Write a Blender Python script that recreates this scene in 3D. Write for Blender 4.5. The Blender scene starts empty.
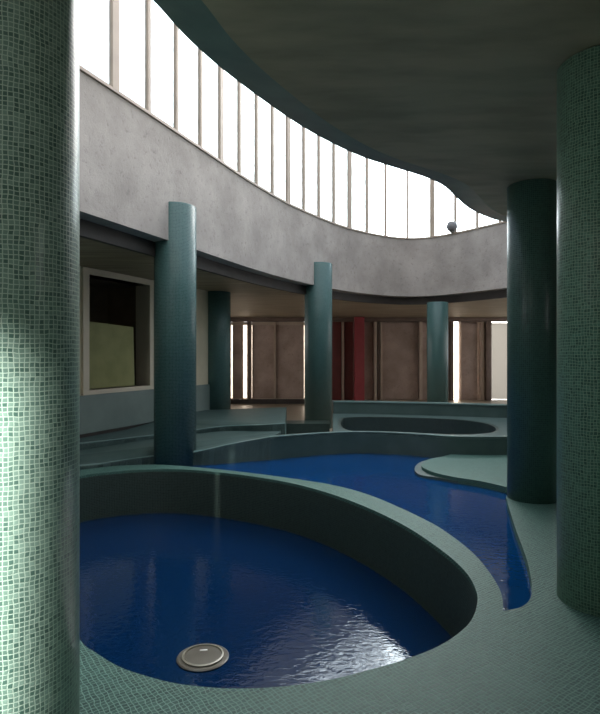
import bpy, bmesh, math, random
from mathutils import Vector
from mathutils.geometry import tessellate_polygon
random.seed(7)
scene = bpy.context.scene
C = scene.collection
# ---------------------------------------------------------------- camera, sky, sun, exposure
F, CX, HY, EYE = 560.0, 300.0, 355.0, 1.6          # focal length in px, principal column, horizon row, eye height
cam_d = bpy.data.cameras.new('camera'); cam = bpy.data.objects.new('camera', cam_d); C.objects.link(cam)
cam.location = (0, 0, EYE); cam.rotation_euler = (math.pi/2, 0, 0)
cam_d.sensor_fit = 'HORIZONTAL'; cam_d.sensor_width = 36; cam_d.lens = F/600*36; cam_d.shift_y = -2/600
cam_d.clip_start = 0.05; cam_d.clip_end = 500
scene.camera = cam
world = bpy.data.worlds.new('sky'); scene.world = world; world.use_nodes = True
wn = world.node_tree.nodes; wl = world.node_tree.links
bg = wn['Background']
tc = wn.new('ShaderNodeTexCoord'); sx = wn.new('ShaderNodeSeparateXYZ'); wl.new(tc.outputs['Generated'], sx.inputs[0])
rp = wn.new('ShaderNodeValToRGB'); wl.new(sx.outputs['Z'], rp.inputs[0]); wl.new(rp.outputs[0], bg.inputs[0])
rp.color_ramp.elements[0].position = 0.0; rp.color_ramp.elements[0].color = (1.0, 0.96, 0.92, 1)
rp.color_ramp.elements[1].position = 0.9; rp.color_ramp.elements[1].color = (0.84, 0.88, 0.94, 1)
e = rp.color_ramp.elements.new(0.46); e.color = (0.47, 0.53, 0.62, 1)
e = rp.color_ramp.elements.new(0.15); e.color = (1.0, 0.97, 0.93, 1)
bg.inputs[1].default_value = 1.75
# added glow low in the far sky, for the white reflection in the pool
dp = wn.new('ShaderNodeVectorMath'); dp.operation = 'DOT_PRODUCT'; wl.new(tc.outputs['Generated'], dp.inputs[0]); dp.inputs[1].default_value = Vector((0.22, 0.86, 0.46)).normalized()
gm = wn.new('ShaderNodeMapRange'); gm.interpolation_type = 'SMOOTHSTEP'; wl.new(dp.outputs['Value'], gm.inputs[0]); gm.inputs[1].default_value = 0.78; gm.inputs[2].default_value = 0.99; gm.inputs[3].default_value = 0; gm.inputs[4].default_value = 4.5
ad = wn.new('ShaderNodeMix'); ad.data_type = 'RGBA'; ad.blend_type = 'ADD'; ad.clamp_factor = False
wl.new(gm.outputs[0], ad.inputs[0]); wl.new(rp.outputs[0], ad.inputs[6]); ad.inputs[7].default_value = (1.0, 0.97, 0.93, 1); wl.new(ad.outputs[2], bg.inputs[0])
sun_d = bpy.data.lights.new('sun', 'SUN'); sun = bpy.data.objects.new('sun', sun_d); C.objects.link(sun)
sun_d.energy = 16.0; sun_d.angle = math.radians(3.2); sun_d.color = (1.0, 0.95, 0.87)
SUN_DIR = Vector((0.10, 1.0, -0.21))
sun.rotation_euler = SUN_DIR.to_track_quat('-Z', 'Y').to_euler(); sun.location = (-6, -8, 14)
vs = scene.view_settings
vs.view_transform = 'Standard'; vs.look = 'None'; vs.gamma = 1; vs.use_curve_mapping = False
vs.exposure = 0.5
# ---------------------------------------------------------------- helpers
def at(x, y, h=0.0):
    """plan position (metres) of the point seen at pixel x, y on the level of height h"""
    Z = F*(EYE-h)/(y-HY)
    return ((x-CX)/F*Z, Z)
def smooth(pts, n=6, closed=False):
    out = []; m = len(pts)
    d = len(pts[0])
    rng = range(m) if closed else range(m-1)
    for i in rng:
        if closed: p0, p1, p2, p3 = pts[i-1], pts[i], pts[(i+1) % m], pts[(i+2) % m]
        else: p0, p1, p2, p3 = pts[max(i-1, 0)], pts[i], pts[i+1], pts[min(i+2, m-1)]
        for k in range(n):
            t = k/n
            out.append(tuple(0.5*((2*p1[j])+(-p0[j]+p2[j])*t+(2*p0[j]-5*p1[j]+4*p2[j]-p3[j])*t*t+(-p0[j]+3*p1[j]-3*p2[j]+p3[j])*t**3) for j in range(d)))
    if not closed: out.append(tuple(pts[-1]))
    return out
def resample(pts, step, closed=False):
    P = [Vector(p[:2]) for p in pts]
    if closed: P.append(P[0].copy())
    L = [0]
    for a, b in zip(P, P[1:]): L.append(L[-1]+(b-a).length)
    n = max(2, int(L[-1]/step)); out = []; j = 0
    for i in range(n if closed else n+1):
        s = L[-1]*i/n
        while j < len(L)-2 and L[j+1] < s: j += 1
        t = (s-L[j])/max(L[j+1]-L[j], 1e-9); q = P[j].lerp(P[j+1], t); out.append((q.x, q.y))
    return out
def area2(p): return sum(p[i-1][0]*p[i][1]-p[i][0]*p[i-1][1] for i in range(len(p)))
def offset(pts, d, closed=True):
    """left-hand offset of a polyline"""
    out = []; m = len(pts)
    for i in range(m):
        a = Vector(pts[i-1][:2]) if (closed or i > 0) else Vector(pts[i][:2])
        b = Vector(pts[(i+1) % m][:2]) if (closed or i < m-1) else Vector(pts[i][:2])
        t = (b-a).normalized(); nrm = Vector((-t.y, t.x))
        out.append((pts[i][0]+nrm.x*d, pts[i][1]+nrm.y*d))
    return out
def link(name, me, parent=None, mat=None):
    o = bpy.data.objects.new(name, me); C.objects.link(o)
    if parent: o.parent = parent
    if mat and me is not None: me.materials.append(mat)
    return o
def tag(o, label=None, cat=None, group=None, kind=None):
    if label: o['label'] = label
    if cat: o['category'] = cat
    if group: o['group'] = group
    if kind: o['kind'] = kind
    return o
def finish(bm, name, mat, parent=None, smooth_angle=None):
    me = bpy.data.meshes.new(name); bm.normal_update()
    bm.to_mesh(me); bm.free()
    if smooth_angle is not None:
        me.polygons.foreach_set('use_smooth', [True]*len(me.polygons)); me.set_sharp_from_angle(angle=math.radians(smooth_angle))
    return link(name, me, parent, mat)
def prism_bm(outer, z0, z1, holes=(), bm=None):
    """closed solid between z0 and z1 (z1 a number or a function of x, y); UVs in metres"""
    bm = bm or bmesh.new(); uv = bm.loops.layers.uv.verify()
    zf = z1 if callable(z1) else (lambda x, y: z1)
    loops = [list(outer)]+[list(h) for h in holes]
    if area2(loops[0]) < 0: loops[0].reverse()
    for h in loops[1:]:
        if area2(h) > 0: h.reverse()
    tris = tessellate_polygon([[Vector((x, y, 0)) for x, y in l] for l in loops])
    flat = [p for l in loops for p in l]
    top = [bm.verts.new((x, y, zf(x, y))) for x, y in flat]; bot = [bm.verts.new((x, y, z0)) for x, y in flat]
    for t in tris:
        a, b, c = (flat[i] for i in t)
        s = (b[0]-a[0])*(c[1]-a[1])-(b[1]-a[1])*(c[0]-a[0])
        if abs(s) < 1e-10: continue
        idx = t if s > 0 else (t[0], t[2], t[1])
        for vs_, order in ((top, idx), (bot, idx[::-1])):
            try: f = bm.faces.new([vs_[i] for i in order])
            except ValueError: continue
            for l in f.loops: l[uv].uv = (l.vert.co.x, l.vert.co.y)
    k = 0
    for l in loops:
        n = len(l); s = 0
        for i in range(n):
            j = (i+1) % n; dl = math.dist(l[i], l[j])
            try: f = bm.faces.new((bot[k+i], bot[k+j], top[k+j], top[k+i]))
            except ValueError: s += dl; continue
            f.material_index = 0
            for lp, (u, v) in zip(f.loops, ((s, z0), (s+dl, z0), (s+dl, zf(*l[j])), (s, zf(*l[i])))): lp[uv].uv = (u, v)
            s += dl
        k += n
    return bm
def prism(name, outer, z0, z1, mat, holes=(), parent=None, sa=35):
    return finish(prism_bm(outer, z0, z1, holes), name, mat, parent, sa)
def band(path, w, closed=False):
    """outline of a strip of width w to the left of a path"""
    return list(path)+list(reversed(offset(path, w, closed)))
def box(bm, x0, x1, y0, y1, z0, z1):
    return prism_bm([(x0, y0), (x1, y0), (x1, y1), (x0, y1)], z0, z1, bm=bm)
def boxo(name, x0, x1, y0, y1, z0, z1, mat, parent=None, bev=0.0):
    bm = box(None, min(x0, x1), max(x0, x1), y0, y1, z0, z1)
    if bev: bmesh.ops.bevel(bm, geom=list(bm.edges), offset=bev, segments=2, affect='EDGES', profile=0.7)
    return finish(bm, name, mat, parent, 40 if bev else None)
def structure(o): o['kind'] = 'structure'; return o
# ---------------------------------------------------------------- materials
def new_mat(name):
    m = bpy.data.materials.new(name); m.use_nodes = True
    return m, m.node_tree.nodes, m.node_tree.links, m.node_tree.nodes['Principled BSDF']
def mathn(N, L, op, a, b=None, c=None):
    n = N.new('ShaderNodeMath'); n.operation = op
    for i, v in enumerate((a, b, c)):
        if v is None: continue
        if isinstance(v, (int, float)): n.inputs[i].default_value = v
        else: L.new(v, n.inputs[i])
    return n.outputs[0]
def mixc(N, L, f, a, b):
    n = N.new('ShaderNodeMix'); n.data_type = 'RGBA'
    for sock, v in ((n.inputs[0], f), (n.inputs[6], a), (n.inputs[7], b)):
        if isinstance(v, (int, float)): sock.default_value = v
        elif isinstance(v, tuple): sock.default_value = (*v, 1)
        else: L.new(v, sock)
    return n.outputs[2]
def mosaic(name, c_dark, c_light, grout, pitch=0.02, gw=0.17, rough=0.3, warp=0.0015, rot=0.0, bump=0.35, sparkle=0.0):
    m, N, L, B = new_mat(name)
    uv = N.new('ShaderNodeUVMap'); mp = N.new('ShaderNodeMapping'); L.new(uv.outputs[0], mp.inputs[0])
    mp.inputs['Rotation'].default_value[2] = rot
    wz = N.new('ShaderNodeTexNoise'); L.new(mp.outputs[0], wz.inputs[0]); wz.inputs['Scale'].default_value = 14
    vm = N.new('ShaderNodeVectorMath'); vm.operation = 'MULTIPLY_ADD'
    L.new(wz.outputs['Color'], vm.inputs[0]); vm.inputs[1].default_value = (warp*8,)*3; L.new(mp.outputs[0], vm.inputs[2])
    sc_ = N.new('ShaderNodeVectorMath'); sc_.operation = 'SCALE'; L.new(vm.outputs[0], sc_.inputs[0]); sc_.inputs['Scale'].default_value = 1/pitch
    fl = N.new('ShaderNodeVectorMath'); fl.operation = 'FLOOR'; L.new(sc_.outputs[0], fl.inputs[0])
    wnz = N.new('ShaderNodeTexWhiteNoise'); wnz.noise_dimensions = '2D'; L.new(fl.outputs[0], wnz.inputs['Vector'])
    fr = N.new('ShaderNodeVectorMath'); fr.operation = 'FRACTION'; L.new(sc_.outputs[0], fr.inputs[0])
    s = N.new('ShaderNodeSeparateXYZ'); L.new(fr.outputs[0], s.inputs[0])
    def edge(v): return mathn(N, L, 'MINIMUM', v, mathn(N, L, 'SUBTRACT', 1.0, v))
    d = mathn(N, L, 'MINIMUM', edge(s.outputs[0]), edge(s.outputs[1]))
    mr = N.new('ShaderNodeMapRange'); mr.interpolation_type = 'SMOOTHSTEP'; L.new(d, mr.inputs[0]); mr.inputs[1].default_value = gw*0.35; mr.inputs[2].default_value = gw*0.75
    tilemask = mr.outputs[0]
    big = N.new('ShaderNodeTexNoise'); L.new(mp.outputs[0], big.inputs[0]); big.inputs['Scale'].default_value = 1.6; big.inputs['Detail'].default_value = 5
    v = mathn(N, L, 'ADD', mathn(N, L, 'MULTIPLY', wnz.outputs['Value'], 0.75), mathn(N, L, 'MULTIPLY', big.outputs[0], 0.35))
    tilec = mixc(N, L, v, c_dark, c_light)
    col = mixc(N, L, tilemask, grout, tilec)
    L.new(col, B.inputs['Base Color'])
    r = mathn(N, L, 'ADD', mathn(N, L, 'MULTIPLY', tilemask, rough-0.7), 0.7)
    L.new(r, B.inputs['Roughness'])
    # every tile is set at a slightly different tilt, so single tiles glint
    bp = N.new('ShaderNodeBump'); bp.inputs['Strength'].default_value = bump; bp.inputs['Distance'].default_value = 0.003
    tilt = mathn(N, L, 'MULTIPLY', mathn(N, L, 'MULTIPLY', s.outputs[0], wnz.outputs['Value']), sparkle)
    L.new(mathn(N, L, 'ADD', tilemask, tilt), bp.inputs['Height']); L.new(bp.outputs[0], B.inputs['Normal'])
    return m
def plain(name, c1, c2, rough=0.6, scale=6, bump=0.1, bscale=40, stretch=(1, 1, 1), detail=8, lo=0.35, hi=0.65, dist=0.01):
    m, N, L, B = new_mat(name)
    t = N.new('ShaderNodeTexCoord'); mp = N.new('ShaderNodeMapping'); L.new(t.outputs['Object'], mp.inputs[0]); mp.inputs['Scale'].default_value = stretch
    n1 = N.new('ShaderNodeTexNoise'); L.new(mp.outputs[0], n1.inputs[0]); n1.inputs['Scale'].default_value = scale; n1.inputs['Detail'].default_value = detail
    mr = N.new('ShaderNodeMapRange'); L.new(n1.outputs[0], mr.inputs[0]); mr.inputs[1].default_value = lo; mr.inputs[2].default_value = hi
    L.new(mixc(N, L, mr.outputs[0], c1, c2), B.inputs['Base Color']); B.inputs['Roughness'].default_value = rough
    n2 = N.new('ShaderNodeTexNoise'); L.new(mp.outputs[0], n2.inputs[0]); n2.inputs['Scale'].default_value = bscale; n2.inputs['Detail'].default_value = 6
    bp = N.new('ShaderNodeBump'); bp.inputs['Strength'].default_value = bump; bp.inputs['Distance'].default_value = dist
    L.new(n2.outputs[0], bp.inputs['Height']); L.new(bp.outputs[0], B.inputs['Normal'])
    return m
def concrete(name, c1, c2, pit=(0.14, 0.125, 0.12), rough=0.75):
    m, N, L, B = new_mat(name)
    t = N.new('ShaderNodeTexCoord')
    n1 = N.new('ShaderNodeTexNoise'); L.new(t.outputs['Object'], n1.inputs[0]); n1.inputs['Scale'].default_value = 1.3; n1.inputs['Detail'].default_value = 10; n1.inputs['Roughness'].default_value = 0.62
    mr = N.new('ShaderNodeMapRange'); L.new(n1.outputs[0], mr.inputs[0]); mr.inputs[1].default_value = 0.36; mr.inputs[2].default_value = 0.64
    c = mixc(N, L, mr.outputs[0], c1, c2)
    n2 = N.new('ShaderNodeTexNoise'); L.new(t.outputs['Object'], n2.inputs[0]); n2.inputs['Scale'].default_value = 11; n2.inputs['Detail'].default_value = 7; n2.inputs['Roughness'].default_value = 0.75
    m2 = N.new('ShaderNodeMapRange'); L.new(n2.outputs[0], m2.inputs[0]); m2.inputs[1].default_value = 0.56; m2.inputs[2].default_value = 0.66
    c = mixc(N, L, mathn(N, L, 'MULTIPLY', m2.outputs[0], 0.5), c, pit)
    L.new(c, B.inputs['Base Color']); B.inputs['Roughness'].default_value = rough
    bp = N.new('ShaderNodeBump'); bp.inputs['Strength'].default_value = 0.35; bp.inputs['Distance'].default_value = 0.02; bp.invert = True
    L.new(n2.outputs[0], bp.inputs['Height']); L.new(bp.outputs[0], B.inputs['Normal'])
    return m
def water(name, col, ripple, scale, dist, ior=1.65):
    m, N, L, B = new_mat(name)
    B.inputs['Base Color'].default_value = (*col, 1); B.inputs['Roughness'].default_value = 0.03; B.inputs['IOR'].default_value = ior
    t = N.new('ShaderNodeTexCoord'); mp = N.new('ShaderNodeMapping'); L.new(t.outputs['Object'], mp.inputs[0]); mp.inputs['Scale'].default_value = (1, 1.5, 1)
    n = N.new('ShaderNodeTexNoise'); L.new(mp.outputs[0], n.inputs[0]); n.inputs['Scale'].default_value = scale; n.inputs['Detail'].default_value = 3; n.inputs['Distortion'].default_value = 0.6
    bp = N.new('ShaderNodeBump'); bp.inputs['Strength'].default_value = ripple; bp.inputs['Distance'].default_value = dist
    L.new(n.outputs[0], bp.inputs['Height']); L.new(bp.outputs[0], B.inputs['Normal'])
    return m
def boards(name, c1, c2, w=0.16):
    m, N, L, B = new_mat(name)
    t = N.new('ShaderNodeTexCoord'); mp = N.new('ShaderNodeMapping'); L.new(t.outputs['Object'], mp.inputs[0]); mp.inputs['Scale'].default_value = (0.5, 5, 1)
    n1 = N.new('ShaderNodeTexNoise'); L.new(mp.outputs[0], n1.inputs[0]); n1.inputs['Scale'].default_value = 2.2; n1.inputs['Detail'].default_value = 8
    s = N.new('ShaderNodeSeparateXYZ'); L.new(t.outputs['Object'], s.inputs[0])
    fr = mathn(N, L, 'FRACT', mathn(N, L, 'DIVIDE', s.outputs[1], w*3))
    gap = mathn(N, L, 'LESS_THAN', fr, 0.07)
    mr = N.new('ShaderNodeMapRange'); L.new(n1.outputs[0], mr.inputs[0]); mr.inputs[1].default_value = 0.35; mr.inputs[2].default_value = 0.65
    c = mixc(N, L, mr.outputs[0], c1, c2)
    L.new(mixc(N, L, mathn(N, L, 'MULTIPLY', gap, 0.45), c, (0.02, 0.015, 0.01)), B.inputs['Base Color']); B.inputs['Roughness'].default_value = 0.55
    return m
def glass(name, tint, gloss=0.08, haze=0.0):
    m, N, L, B = new_mat(name); N.remove(B); out = N['Material Output']
    tr = N.new('ShaderNodeBsdfTransparent'); tr.inputs[0].default_value = (*tint, 1)
    gl = N.new('ShaderNodeBsdfGlossy'); gl.inputs['Roughness'].default_value = 0.02
    fz = N.new('ShaderNodeFresnel'); fz.inputs[0].default_value = 1.35
    mx = N.new('ShaderNodeMixShader'); L.new(mathn(N, L, 'MULTIPLY', fz.outputs[0], 0.7), mx.inputs[0]); L.new(tr.outputs[0], mx.inputs[1]); L.new(gl.outputs[0], mx.inputs[2])
    if haze:
        tl = N.new('ShaderNodeBsdfTranslucent'); tl.inputs[0].default_value = (*tint, 1)
        m2 = N.new('ShaderNodeMixShader'); m2.inputs[0].default_value = haze; L.new(mx.outputs[0], m2.inputs[1]); L.new(tl.outputs[0], m2.inputs[2]); L.new(m2.outputs[0], out.inputs[0])
    else: L.new(mx.outputs[0], out.inputs[0])
    return m
M = {}
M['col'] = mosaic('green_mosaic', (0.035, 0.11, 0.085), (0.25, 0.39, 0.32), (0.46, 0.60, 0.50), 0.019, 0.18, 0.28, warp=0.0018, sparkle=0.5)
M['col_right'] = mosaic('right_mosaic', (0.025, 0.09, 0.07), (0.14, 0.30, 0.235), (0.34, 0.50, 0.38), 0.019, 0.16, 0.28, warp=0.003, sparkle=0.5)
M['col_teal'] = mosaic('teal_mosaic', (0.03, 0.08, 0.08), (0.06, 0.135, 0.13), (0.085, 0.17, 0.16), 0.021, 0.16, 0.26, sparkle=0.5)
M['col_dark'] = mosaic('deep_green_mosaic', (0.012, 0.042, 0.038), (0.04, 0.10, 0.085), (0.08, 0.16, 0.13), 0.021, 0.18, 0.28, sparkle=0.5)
M['deck'] = mosaic('deck_mosaic', (0.012, 0.050, 0.042), (0.045, 0.118, 0.10), (0.15, 0.28, 0.235), 0.024, 0.15, 0.55, warp=0.004, rot=0.95, sparkle=0.8)
M['deck'].node_tree.nodes['Principled BSDF'].inputs['Specular IOR Level'].default_value = 0.28
M['coping'] = mosaic('coping_mosaic', (0.013, 0.045, 0.040), (0.042, 0.10, 0.09), (0.13, 0.22, 0.195), 0.022, 0.16, 0.45, rot=0.95, sparkle=1.5)
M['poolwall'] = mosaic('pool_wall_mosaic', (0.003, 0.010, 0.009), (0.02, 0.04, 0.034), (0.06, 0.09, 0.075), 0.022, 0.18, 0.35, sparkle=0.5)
M['ledge'] = plain('teal_plaster', (0.04, 0.078, 0.072), (0.058, 0.10, 0.095), 0.5, 3, 0.08)
M['ledge_edge'] = plain('pale_teal_edge', (0.12, 0.20, 0.195), (0.16, 0.25, 0.24), 0.35, 3, 0.05)
M['dado'] = plain('dado_plaster', (0.12, 0.165, 0.15), (0.15, 0.20, 0.18), 0.5, 2, 0.05)
M['wall'] = plain('beige_plaster', (0.50, 0.45, 0.32), (0.58, 0.52, 0.38), 0.7, 2, 0.08)
M['frame_beige'] = plain('frame_paint', (0.50, 0.44, 0.33), (0.56, 0.49, 0.37), 0.5, 2, 0.03)
M['ring'] = concrete('ring_concrete', (0.31, 0.28, 0.255), (0.43, 0.39, 0.36))
M['canopy'] = plain('canopy_concrete', (0.36, 0.295, 0.20), (0.50, 0.41, 0.285), 0.55, 2.2, 0.1, stretch=(0.7, 2.2, 1))
M['canopy_edge'] = plain('canopy_edge_tile', (0.14, 0.20, 0.185), (0.18, 0.25, 0.23), 0.4, 4, 0.05)
M['ceil'] = boards('ceiling_boards', (0.22, 0.175, 0.115), (0.36, 0.29, 0.19))
M['fascia'] = plain('dark_fascia', (0.03, 0.025, 0.022), (0.045, 0.037, 0.032), 0.6, 4, 0.05)
M['floor_far'] = plain('beige_floor', (0.30, 0.24, 0.17), (0.36, 0.29, 0.21), 0.35, 3, 0.05)
M['panel'] = concrete('brown_panel', (0.32, 0.235, 0.19), (0.46, 0.345, 0.29), (0.12, 0.085, 0.07), 0.6)
M['post'] = plain('tan_post', (0.42, 0.33, 0.25), (0.48, 0.38, 0.30), 0.45, 3, 0.03)
M['post_dark'] = plain('brown_post', (0.12, 0.08, 0.06), (0.16, 0.11, 0.085), 0.5, 3, 0.03)
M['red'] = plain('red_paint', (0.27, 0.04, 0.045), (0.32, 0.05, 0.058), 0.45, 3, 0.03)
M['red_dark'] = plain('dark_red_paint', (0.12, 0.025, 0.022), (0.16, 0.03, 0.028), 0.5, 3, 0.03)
M['mullion'] = plain('mullion_metal', (0.36, 0.29, 0.23), (0.42, 0.34, 0.27), 0.4, 3, 0.02)
M['glass'] = glass('clear_glass', (0.84, 0.90, 0.93))
M['plain_glass'] = glass('window_glass', (0.97, 0.98, 1.0))
M['sunlit_panel_glass'] = glass('sunlit_panel_glass', (0.34, 0.33, 0.31), haze=0.6)
M['frost'] = glass('frosted_glass', (1.0, 0.93, 0.84), haze=0.35)
M['olive'] = plain('olive_board', (0.20, 0.20, 0.065), (0.25, 0.245, 0.09), 0.6, 3, 0.05)
M['dark'] = plain('dark_brown', (0.10, 0.07, 0.04), (0.15, 0.105, 0.065), 0.7, 3, 0.05)
M['water1'] = water('pool_water_deep', (0.002, 0.02, 0.07), 0.22, 14, 0.01)
M['water2'] = water('pool_water_blue', (0.002, 0.042, 0.15), 0.3, 12, 0.006, 1.42)
M['steel'] = plain('grey_metal', (0.10, 0.09, 0.07), (0.13, 0.12, 0.095), 0.35, 5, 0.03)
M['steel_pale'] = plain('pale_ring', (0.28, 0.27, 0.21), (0.34, 0.32, 0.25), 0.35, 5, 0.02)
M['white'] = plain('white_mark', (0.9, 0.9, 0.88), (0.95, 0.95, 0.93), 0.4, 5, 0.0)
M['globe'] = plain('frosted_globe', (0.15, 0.15, 0.16), (0.19, 0.19, 0.20), 0.35, 3, 0.0)
# ---------------------------------------------------------------- plan outlines (metres, traced level by level)
# round pool, inside edge
in_px = [(80, 476), (100, 473), (130, 470.3), (165, 469), (200, 470.5), (250, 476), (300, 485), (350, 500.5), (400, 523), (440, 549), (465, 571), (476, 590), (477, 605),
         (470, 622), (452, 638), (430, 650), (400, 661), (365, 671), (333, 679), (300, 684.5), (260, 688), (220, 688), (180, 684), (150, 677), (120, 667), (95, 652), (80, 640)]
P1_IN = smooth([at(*p) for p in in_px]+[(-1.65, 3.7), (-2.2, 4.5), (-2.75, 5.6), (-3.05, 6.6), (-3.05, 7.1)], 4, True)
out_px = [(502.6, 611), (503, 603), (500, 590), (490, 573), (475, 555), (452, 536), (425, 519.5), (375, 497), (338, 486), (300, 479.5), (260, 474), (226, 470), (201, 467.5), (176, 465.5), (151, 464.5), (113, 466), (80, 470)]
O1_FAR = smooth([at(*p) for p in out_px], 5)
O1_NEAR = smooth([O1_FAR[-1], (-3.25, 7.2), (-3.28, 6.6), (-2.98, 5.5), (-2.42, 4.35), (-1.83, 3.5), (-1.4, 3.0), (-1.05, 2.66), (-.62, 2.44), (-.2, 2.4), (.3, 2.5), (.72, 2.72), (1.05, 3.05), O1_FAR[0]], 5)
P1_OUT = O1_FAR+O1_NEAR[1:-1]
right_px = [(502.6, 611), (511, 609.5), (522, 606.5), (529.6, 599.6), (532, 590), (531, 578), (527, 560), (521, 543), (514, 524), (506, 497)]
R_EDGE = smooth([at(*p) for p in right_px], 5)
pen = [at(506, 497), (2.42, 6.5), (2.56, 6.72), at(507, 487), at(480, 481), at(453, 476.7), at(433, 472), at(422, 466.5), at(423.5, 462), at(429.5, 459), at(442, 456.6)]
PEN = smooth(pen, 5)
# wall of the raised pool (rim at 0.28 m), left to right
W3 = smooth([(-.47, 8.95), (0, 9.2), (.35, 9.38), (.91, 9.55), (1.4, 9.5), (1.8, 9.36), (2.1, 9.2), (2.55, 9.0), (3.4, 8.98), (4.6, 9.15), (6.2, 9.6), (8.0, 10.2), (10.0, 11.0)], 5)
# water meets this wall left of the peninsula
ip = min(range(len(W3)), key=lambda i: abs(W3[i][0]-PEN[-1][0]-.16))
DECK_BACK = W3[ip:]
RAMP = [(-5.2, 7.5), (-3.35, 7.95), (-2.77, 8.24), (-2.28, 8.5), (-1.58, 8.5), (-1.14, 8.65), (-.8, 8.82), (-.47, 8.95)]
RAMP_S = smooth(RAMP, 5)
def lerpz(tab):
    def f(x, y):
        if x <= tab[0][0]: return tab[0][1]
        for (a, za), (b, zb) in zip(tab, tab[1:]):
            if x <= b: return za+(zb-za)*(x-a)/(b-a)
        return tab[-1][1]
    return f
ramp_z = lerpz([(-2.95, .004), (-2.28, .05), (-1.58, .12), (-1.14, .2), (-.47, .28)])
plat_z = lerpz([(-3.45, .2), (-2.58, .2), (-1.87, .25), (-1.35, .3), (-.69, .36), (-.26, .4)])
PLAT = smooth([(-5.5, 7.9), (-4.3, 8.35), (-3.45, 8.8), (-2.58, 9.65), (-1.87, 10.0), (-1.35, 10.15), (-.69, 9.85), (-.26, 9.74)], 5)
LW = [(-6.6, 2.43), (-3.69, 9.44), (-2.07, 13.34)]                    # line of the left wall
ring_pts = [(-2.58, 6.65), (-2.1, 7.9), (-1.56, 9.35), (-.86, 11.2), (0, 13.0), (1.34, 15.0), (2.89, 16.2), (3.98, 15.9), (5.2, 14.2), (6.3, 12.2), (7, 9.5), (7.1, 6), (6.5, 2.5), (5, -1),
            (2, -3.8), (-1.5, -4.2), (-4, -2.5), (-4.6, .3), (-3.95, 3), (-3.15, 5.2)]
RING = resample(smooth(ring_pts, 10, True), 0.12, True)              # runs clockwise seen from above
RS = -1 if area2(RING) > 0 else 1                                       # side of the outside
def ring_out(d): return offset(RING, d*RS)
# ---------------------------------------------------------------- floors
deck = O1_NEAR[::-1]
deck_poly = O1_NEAR+[p for p in R_EDGE[1:]]+PEN[1:]+DECK_BACK+[(10, -3.4), (-9, -3.4), (-9, 7.4), (-5.2, 7.5)]+[p for p in RAMP_S[1:] if p[0] < O1_FAR[-1][0]-.05]
structure(prism('floor', deck_poly, -.6, 0.0, M['deck']))
P3_IN = smooth([(.86, 9.78), (1.15, 9.7), (1.77, 9.58), (2.6, 9.3), (3.26, 9.5), (3.58, 10.1), (3.62, 10.9), (3.16, 11.55), (1.86, 11.98), (1.0, 11.9), (.80, 11.4), (.73, 10.3)], 5, True)
d3 = W3+[(10, 12.95), (.75, 12.95), (.70, 12.0), (.62, 10.6), (.57, 9.68), (.2, 9.5), (.0, 9.42), (-.3, 9.3), (-.42, 9.2)]
structure(prism('floor', d3, -.9, .28, M['ledge'], holes=[P3_IN]))
structure(prism('floor', [(-.32, 9.2), (0, 9.3), (.55, 9.6), (.74, 12.94), (-.32, 12.94)], -.6, -.205, M['ledge']))
structure(prism('trim_10', [(-.31, 12.3), (.65, 12.3), (.68, 12.93), (-.31, 12.93)], -.2, .09, M['poolwall']))
structure(prism('floor', [(-9, 12.95), (10, 12.95), (10, 23), (-9, 23)], -.5, -.2, M['floor_far']))
# ramp and platform at the left
ramp_poly = RAMP_S+[(-.33, 9.6), (-.34, 10.4), (-5.2, 10.4)]
structure(prism('floor', ramp_poly, -.6, ramp_z, M['ledge']))
plat_poly = PLAT+[(-.32, 12.94), (-2.3, 12.94), (-3.7, 9.6), (-4.6, 7.9)][0:0]+[(-.31, 12.94), (-6.0, 12.94)]
structure(prism('floor', plat_poly, -.55, plat_z, M['ledge']))
structure(prism('trim_1', band(PLAT, .07), .1, lambda x, y: plat_z(x, y)+.012, M['ledge_edge']))
structure(prism('trim_2', band(RAMP_S, .08), -.3, lambda x, y: ramp_z(x, y)+.012, M['ledge_edge']))
structure(prism('trim_3', band(W3, .09), .25, .292, M['ledge_edge']))
# submerged step round the tip of the peninsula
step = smooth([at(p[0], p[1], -.05) for p in [(480, 484), (455, 481), (435, 477.5), (420, 475), (414.5, 469.5), (419, 463), (430, 459.5)]], 5)
structure(prism('trim_4', step+[(2.6, 8.7), (2.7, 7.6)], -.5, -.045, M['ledge']))
# ---------------------------------------------------------------- far bench wall behind the raised pool
WA = smooth([(.76, 12.6), (.9, 12.6), (1.47, 12.55), (2.6, 12.3), (3.6, 12.0), (4.4, 11.75), (6, 11.6), (10, 12.0)], 5)
bw = tag(link('bench_wall', None), 'low curved teal wall with pale top edge behind the raised pool', 'wall')
prism('wall_body', band(WA, .22), .281, .53, M['ledge'], parent=bw)
prism('top_edge', band(offset(WA, -.02, False), .26), .531, .555, M['ledge_edge'], parent=bw)
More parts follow.
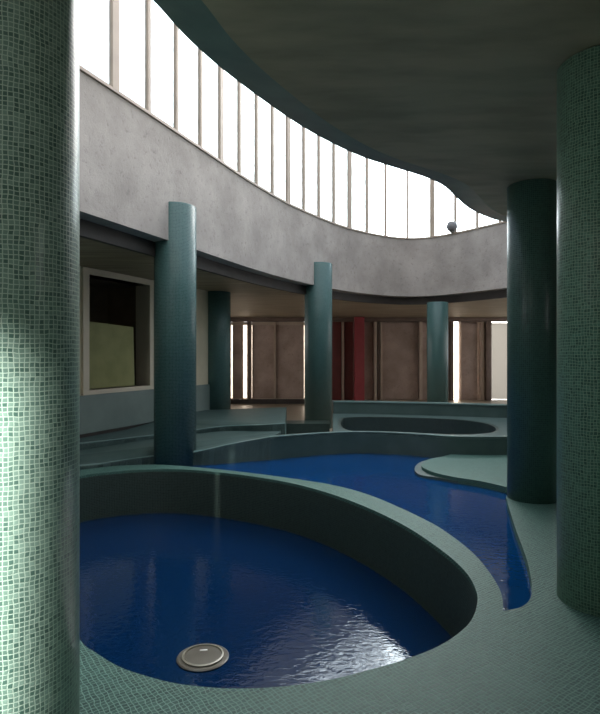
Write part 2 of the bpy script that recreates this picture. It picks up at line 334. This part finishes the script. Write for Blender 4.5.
# ---------------------------------------------------------------- pools
pool = tag(link('round_pool', None), 'large round sunken pool with mosaic walls in front of the camera', 'pool')
cop = prism('coping', P1_OUT, -.035, .0, M['deck'], holes=[P1_IN], parent=pool)
prism('outer_wall', P1_OUT, -.075, -.036, M['coping'], holes=[offset(P1_IN, .125*(1 if area2(P1_IN) < 0 else -1))], parent=pool)
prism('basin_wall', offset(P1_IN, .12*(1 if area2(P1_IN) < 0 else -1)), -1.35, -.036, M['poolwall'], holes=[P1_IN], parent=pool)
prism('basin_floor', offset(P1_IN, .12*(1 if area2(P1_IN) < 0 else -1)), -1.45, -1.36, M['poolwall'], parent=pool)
tag(prism('pool_water', offset(P1_IN, -.004*(1 if area2(P1_IN) < 0 else -1)), -1.355, -.62, M['water1'], sa=None), 'dark blue water filling the large round pool', 'water', kind='stuff')
w2 = O1_FAR[:-8]+[(-2.9, 8.1)]+[p for p in RAMP_S if p[0] > -2.85]+[p for p in W3[1:ip+1]]+PEN[::-1]+R_EDGE[::-1][1:-1]
tag(prism('pool_water', w2, -.55, -.08, M['water2'], sa=None), 'bright blue water of the winding pool between round pool and peninsula', 'water', kind='stuff')
rp3 = tag(link('oval_pool', None), 'raised oval pool with dark inner wall beside the middle columns', 'pool')
o3 = offset(P3_IN, .06*(1 if area2(P3_IN) < 0 else -1))
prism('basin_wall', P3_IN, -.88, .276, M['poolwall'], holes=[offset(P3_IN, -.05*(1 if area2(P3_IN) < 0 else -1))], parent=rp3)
tag(prism('pool_water', offset(P3_IN, -.055*(1 if area2(P3_IN) < 0 else -1)), -.8, -.12, M['water2'], sa=None), 'still blue water low inside the raised oval pool', 'water', kind='stuff')
# ---------------------------------------------------------------- upper ring wall, ceiling, clerestory
structure(prism('wall_upper', ring_out(.30), 3.3, 4.955, M['ring'], holes=[RING]))
structure(prism('ceiling', [(-9, -5.2), (10, -5.2), (10, 23), (-9, 23)], 3.1, 3.3, M['ceil'], holes=[ring_out(.34)]))
structure(prism('trim_5', ring_out(.341), 3.09, 3.299, M['fascia'], holes=[ring_out(.26)]))
structure(prism('trim_6', ring_out(.34), 4.96, 5.0, M['mullion'], holes=[ring_out(-.03)]))
win = structure(link('window_1', None))
RM = ring_out(.14)
prism('glass', ring_out(.15), 5.0, 7.5, M['glass'], holes=[ring_out(.135)], parent=win)
prism('top_rail', ring_out(.22), 7.5, 7.6, M['mullion'], holes=[ring_out(.06)], parent=win)
mull = None
pos = resample(RM, .72, True)
# start the rhythm at the mullion nearest the left column
for i, (x, y) in enumerate(pos):
    nx, ny = pos[(i+1) % len(pos)]
    a = math.atan2(ny-y, nx-x)
    if mull is None:
        bm = box(None, -.032, .032, -.03, .03, 0, 2.45)
        mull = finish(bm, 'mullion', M['mullion'], win); o = mull
        bm = box(None, -.065, .065, -.03, .03, 0, 2.45); wide = bpy.data.meshes.new('mullion_wide'); bm.to_mesh(wide); bm.free(); wide.materials.append(M['mullion'])
    else:
        o = mull.copy(); C.objects.link(o)
        if i % 4 == 1: o.data = wide
    o.location = (x, y, 5.0); o.rotation_euler = (0, 0, a); o.parent = win
# ---------------------------------------------------------------- canopy
can_px = [(152.7, 0), (190.7, 41), (235, 79), (292, 120), (330, 142), (361.7, 156.5), (393, 167), (425, 177), (444, 186), (457, 198), (469, 208), (485, 216), (506, 221.7)]
CAN = smooth([at(x, y, 3.56) for x, y in can_px]+[(3.9, 8.5), (5.0, 8.9), (6.2, 9.4), (7.15, 9.0), (7.15, 6), (6.6, 2.5), (5.1, -1), (2, -3.8), (-.2, -3.6), (-1.0, -2.0), (-1.45, 0), (-1.7, 1.5), (-1.7, 2.3), (-1.5, 2.66), (-1.2, 2.7), (-.95, 2.8)], 5, True)
CS = 1 if area2(CAN) > 0 else -1
CIN = offset(CAN, .3*CS)
can = tag(link('roof_canopy', None), 'dark free-form concrete roof slab carried by the nearest columns', 'canopy')
prism('slab', CIN, 3.5, 3.95, M['canopy'], parent=can)
bm = bmesh.new(); n = len(CAN)
rows = [(CIN, 3.5), (CAN, 3.56), (CAN, 3.95), (CIN, 3.95)]
vv = [[bm.verts.new((p[0], p[1], z)) for p in r] for r, z in rows]
for k in range(4):
    a, b = vv[k], vv[(k+1) % 4]
    for i in range(n): bm.faces.new((a[i], a[(i+1) % n], b[(i+1) % n], b[i]))
bmesh.ops.recalc_face_normals(bm, faces=bm.faces)
finish(bm, 'edge_band', M['canopy_edge'], can, 30)
# ---------------------------------------------------------------- columns
def column(X, Y, r, z0, z1, mat, label):
    bm = bmesh.new(); uv = bm.loops.layers.uv.verify(); n = 96
    rows_ = [(r, z0), (r, z1-.012), (r-.012, z1)]
    vs_ = [[bm.verts.new((rr*math.cos(2*math.pi*i/n), rr*math.sin(2*math.pi*i/n), z-z0)) for i in range(n)] for rr, z in rows_]
    for k in range(2):
        for i in range(n):
            j = (i+1) % n
            f = bm.faces.new((vs_[k][i], vs_[k][j], vs_[k+1][j], vs_[k+1][i])); f.smooth = True
            for l, (u, v) in zip(f.loops, ((i, rows_[k][1]), (i+1, rows_[k][1]), (i+1, rows_[k+1][1]), (i, rows_[k+1][1]))): l[uv].uv = (2*math.pi*r*u/n, v)
    f = bm.faces.new(vs_[2])
    for l in f.loops: l[uv].uv = l.vert.co.xy
    f = bm.faces.new(vs_[0][::-1])
    me = bpy.data.meshes.new('mosaic_column'); bm.to_mesh(me); bm.free()
    o = link('mosaic_column', me, None, mat); o.location = (X, Y, z0)
    return tag(o, label, 'column', 'mosaic columns around the pools')
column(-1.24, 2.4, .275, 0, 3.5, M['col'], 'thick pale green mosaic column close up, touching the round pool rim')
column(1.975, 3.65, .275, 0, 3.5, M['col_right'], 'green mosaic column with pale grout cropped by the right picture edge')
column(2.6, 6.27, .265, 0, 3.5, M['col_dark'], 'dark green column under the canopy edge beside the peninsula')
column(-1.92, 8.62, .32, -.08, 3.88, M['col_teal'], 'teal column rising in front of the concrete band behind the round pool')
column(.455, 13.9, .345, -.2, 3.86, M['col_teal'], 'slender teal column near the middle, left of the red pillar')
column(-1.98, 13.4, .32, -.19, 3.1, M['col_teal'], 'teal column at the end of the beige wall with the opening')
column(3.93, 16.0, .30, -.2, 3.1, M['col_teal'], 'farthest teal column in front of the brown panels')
# ---------------------------------------------------------------- left wall with its opening
wdir = Vector((LW[2][0]-LW[1][0], LW[2][1]-LW[1][1])).normalized(); wn_ = Vector((wdir.y, -wdir.x))   # towards the hall
W0 = Vector(LW[1])
def wallbox(name, t0, t1, d0, d1, z0, z1, mat, parent=None, bm_only=None):
    pts = [W0+wdir*t0+wn_*d0, W0+wdir*t1+wn_*d0, W0+wdir*t1+wn_*d1, W0+wdir*t0+wn_*d1]
    bm = prism_bm([(p.x, p.y) for p in pts], z0, z1, bm=bm_only)
    return bm if bm_only is not None else finish(bm, name, mat, parent)
TI0, TI1, ZI0, ZI1 = .14, 1.78, 1.0, 2.98
bm = bmesh.new()
wallbox('', -7.5, TI0, -.3, 0, -.2, 3.1, None, bm_only=bm); wallbox('', TI1, 4.22, -.3, 0, -.2, 3.1, None, bm_only=bm)
wallbox('', TI0, TI1, -.3, 0, -.2, ZI0, None, bm_only=bm); wallbox('', TI0, TI1, -.3, 0, ZI1, 3.1, None, bm_only=bm)
structure(finish(bm, 'wall_left', M['wall']))
fr = structure(link('window_2', None))
bm = bmesh.new()
wallbox('', 0, TI0, -.3, .05, .92, 3.09, None, bm_only=bm); wallbox('', TI1, 1.906, -.3, .05, .92, 3.09, None, bm_only=bm)
wallbox('', TI0, TI1, -.3, .05, .92, ZI0, None, bm_only=bm); wallbox('', TI0, TI1, -.3, .05, ZI1, 3.09, None, bm_only=bm)
finish(bm, 'window_frame', M['frame_beige'], fr)
bm = bmesh.new()
wallbox('', -.1, 2.1, -1.3, -1.25, .5, 3.3, None, bm_only=bm); wallbox('', -.1, -.05, -1.25, -.3, .5, 3.3, None, bm_only=bm); wallbox('', 2.05, 2.1, -1.25, -.3, .5, 3.3, None, bm_only=bm)
wallbox('', -.05, 2.05, -1.25, -.3, .5, .95, None, bm_only=bm); wallbox('', -.05, 2.05, -1.25, -.3, 3.0, 3.09, None, bm_only=bm)
finish(bm, 'recess', M['dark'], fr)
# slanted olive board standing in the opening
bm = bmesh.new()
def wp(t, d, z): p = W0+wdir*t+wn_*d; return (p.x, p.y, z)
q = [(.15, 1.01), (1.5, 1.01), (1.46, 2.14), (.15, 2.19)]
a = [bm.verts.new(wp(t, -.1, z)) for t, z in q]; b = [bm.verts.new(wp(t, -.14, z)) for t, z in q]
bm.faces.new(a); bm.faces.new(b[::-1])
for i in range(4): bm.faces.new((a[i], b[i], b[(i+1) % 4], a[(i+1) % 4]))
bmesh.ops.recalc_face_normals(bm, faces=bm.faces)
tag(finish(bm, 'board', M['olive']), 'olive board standing inside the framed opening in the left wall', 'board')
structure(wallbox('baseboard_and_shade_left', -5, 4.0, 0, .05, .27, .915, M['dado']))
structure(wallbox('baseboard_and_shade_left', -5, 4.0, 0.001, .02, -.1, .27, M['fascia']))  # painted dark strip for the shade in the gap under the dado
# ---------------------------------------------------------------- outer walls
def wall_open(name, axis, c0, c1, lo, hi, openings, n0):
    """straight outer wall along one axis, with tall glazed openings between piers"""
    bm = bmesh.new(); prev = lo
    def bx(a_, b_, z0, z1):
        if axis == 'y': box(bm, c0, c1, a_, b_, z0, z1)
        else: box(bm, a_, b_, c0, c1, z0, z1)
    for i, (a_, b_) in enumerate(openings):
        bx(prev, a_, -.6, 3.1); bx(a_, b_, -.6, .05); prev = b_
        m_ = (c0+c1)/2
        if axis == 'y': structure(boxo('window_%d' % (n0+i), m_-.01, m_+.01, a_, b_, .05, 3.09, M['plain_glass']))
        else: structure(boxo('window_%d' % (n0+i), a_, b_, m_-.01, m_+.01, .05, 3.09, M['plain_glass']))
    bx(prev, hi, -.6, 3.1)
    structure(finish(bm, name, M['ring']))
wall_open('wall_left', 'y', -3.3, -2.95, 13.5, 22.5, [(14.2, 17.8), (18.4, 22.0)], 50)  # hidden windows added to light the far panels and floor
structure(boxo('wall_left', -2.95, -2.2, 13.5, 13.7, -.2, 3.1, M['wall']))
wall_open('wall_left', 'y', -9.0, -8.8, -3.2, 9, [(-2.5, 1.0)], 20)  # unseen opening added for skylight on the near left column
wall_open('wall_right', 'y', 9.8, 10.0, -3.2, 23, [(-2.5, 0), (13.5, 17.5), (18.2, 22.2)], 30)  # unseen openings added to brighten the interior and far panels
wall_open('wall_back_unseen', 'x', -3.4, -3.2, -9, 10, [(-2.0, -1.66)], 40)  # narrow unseen opening added to aim the sun at the near left column
structure(boxo('wall_back_unseen', -9, .4, -5.4, -5.2, 3.35, 13.2, M['ring']))  # unseen high wall added to keep the sun off ring and mullions
structure(boxo('wall_back_unseen', .4, 10, -5.4, -5.2, 3.35, 13.2, M['ring']))  # right half of the added sun-blocking wall
# far wall: solid stretches between daylight slits
YF = 22.5
def fx(px): return (px-300)/F*YF
slits = [(230.4, 232.6), (243, 247.3), (251.2, 252.2), (304, 305.5), (452, 460.2), (477, 478.6), (489, 512)]
bm = bmesh.new(); prev = -3.3
for a_, b_ in slits:
    box(bm, prev, fx(a_), YF, YF+.3, -.2, 2.95); prev = fx(b_)
box(bm, prev, 9.8, YF, YF+.3, -.2, 2.95); box(bm, -3.3, 9.8, YF, YF+.3, 2.95, 3.1)
structure(finish(bm, 'wall_far', M['panel']))
for i, (a_, b_) in enumerate(slits):
    structure(boxo('window_%d' % (i+3), fx(a_), fx(b_), YF+.1, YF+.13, -.18, 2.9, M['frost'] if i != 6 else M['sunlit_panel_glass']))  # last pane is backlit glass standing in for a sunlit brown panel
structure(boxo('trim_7', -3.0, 9.8, YF-.25, YF-.02, 2.93, 3.09, M['post_dark']))
structure(boxo('trim_8', -2.8, .3, YF-.14, YF-.01, 2.80, 2.92, M['post']))
kerb = boxo('kerb', -2.9, .4, 20.6, 20.75, -.2, -.03, M['fascia']); tag(kerb, 'low dark kerb on the floor before the far-left brown panels', 'kerb')
structure(boxo('trim_9', -2.8, .3, YF-.16, YF-.01, -.2, -.13, M['post']))
def panels():
    base = None
    specs = [(233.5, 243, 'narrow brown stone panel left of the bright slit'), (252.5, 274, 'brown stone panel just right of the bright double slit'), (276, 304, 'wide brown stone panel left of the middle teal column'),
             (364, 372.5, 'narrow brown panel right of the red pillar'), (382, 417.5, 'widest brown panel between tan post and farthest column'), (421.5, 431, 'brown panel half hidden by the farthest teal column'),
             (460.5, 477, 'speckled brown panel right of the white slit')]
    for a_, b_, lab in specs:
        o = boxo('wall_panel', fx(a_), fx(b_), YF-.09, YF-.01, -.19, 2.88 if a_ > 330 else 2.79, M['panel'], bev=.01)
        tag(o, lab, 'panel', 'brown panels along the far wall')
panels()
def posts():
    specs = [(247.5, 251, .12, 'post_dark', 'dark post between the bright slits on the far wall'), (274.2, 275.8, .12, 'post', 'thin tan post between the two widest brown panels at left'),
             (341.5, 343.5, .22, 'post', 'thin pale post between the two dark red boards'), (373, 376, .2, 'post', 'tan post right of the narrow panel beside the red pillar'),
             (377, 379, .14, 'post_dark', 'slim brown post beside the tan post near the red pillar'), (379.6, 381.4, .16, 'post', 'second slim tan post left of the widest brown panel'),
             (418, 421, .2, 'post', 'tan post just left of the farthest teal column'), (448.5, 451.8, .2, 'post_dark', 'dark post between farthest column and white slit'),
             (479, 482.5, .16, 'post', 'tan post left of the dark post by the sunlit panel'), (483.2, 488.6, .26, 'post_dark', 'broad dark brown post left of the sunlit panel')]
    for a_, b_, d, m_, lab in specs:
        tag(boxo('wall_post', fx(a_), fx(b_), YF-.09-d, YF-.005, -.2, 2.92, M[m_], bev=.006), lab, 'post', 'posts along the far wall')
posts()
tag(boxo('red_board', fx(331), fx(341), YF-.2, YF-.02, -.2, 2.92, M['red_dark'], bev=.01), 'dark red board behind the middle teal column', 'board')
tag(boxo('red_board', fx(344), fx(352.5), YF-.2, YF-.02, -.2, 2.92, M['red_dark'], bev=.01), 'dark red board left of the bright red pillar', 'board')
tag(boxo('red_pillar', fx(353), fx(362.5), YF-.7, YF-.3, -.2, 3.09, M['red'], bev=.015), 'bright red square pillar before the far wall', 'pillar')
# ---------------------------------------------------------------- round fitting on the water and globe on the sill
px, py = at(203, 655, -.6)
fit = tag(link('pool_fitting', None), 'round grey disc with pale ring on the dark water of the round pool', 'disc')
fit.location = (px, py, -.619)
def lathe(prof, n=64):
    bm = bmesh.new(); rr = []
    for r, z in prof: rr.append([bm.verts.new((r*math.cos(2*math.pi*i/n), r*math.sin(2*math.pi*i/n), z)) for i in range(n)] if r > 1e-6 else [bm.verts.new((0, 0, z))])
    for a_, b_ in zip(rr, rr[1:]):
        for i in range(n):
            j = (i+1) % n
            if len(a_) == 1: bm.faces.new((a_[0], b_[j], b_[i]))
            elif len(b_) == 1: bm.faces.new((a_[i], a_[j], b_[0]))
            else: bm.faces.new((a_[i], a_[j], b_[j], b_[i]))
    bmesh.ops.recalc_face_normals(bm, faces=bm.faces); return bm
finish(lathe([(0, .0), (.185, .0), (.19, .006), (.18, .012), (.15, .012), (0, .012)]), 'flange', M['steel'], fit, 30)
finish(lathe([(.15, .0125), (.152, .022), (.139, .026), (.134, .0125)]), 'ring', M['steel_pale'], fit, 40)
finish(lathe([(0, .0125), (.1335, .0125), (.13, .018), (.0, .022)]), 'lid', M['steel'], fit, 30)
mk = boxo('marking', -.028, .028, .055, .07, .020, .024, M['white'], fit); mk.rotation_euler = (0, 0, .1)
gx, gy = (452-300)/F*15.55, 15.55
gl = tag(link('globe_lamp', None), 'small grey globe standing on the clerestory sill', 'globe lamp'); gl.location = (gx, gy, 5.0)
finish(lathe([(0, .03)]+[(.15*math.sin(t), .17-.15*math.cos(t)) for t in [math.pi*k/24 for k in range(1, 24)]]+[(0, .32)], 48), 'globe', M['globe'], gl, 60)
finish(lathe([(0, 0), (.06, 0), (.06, .02), (.035, .035), (0, .04)], 32), 'base', M['steel'], gl, 30)
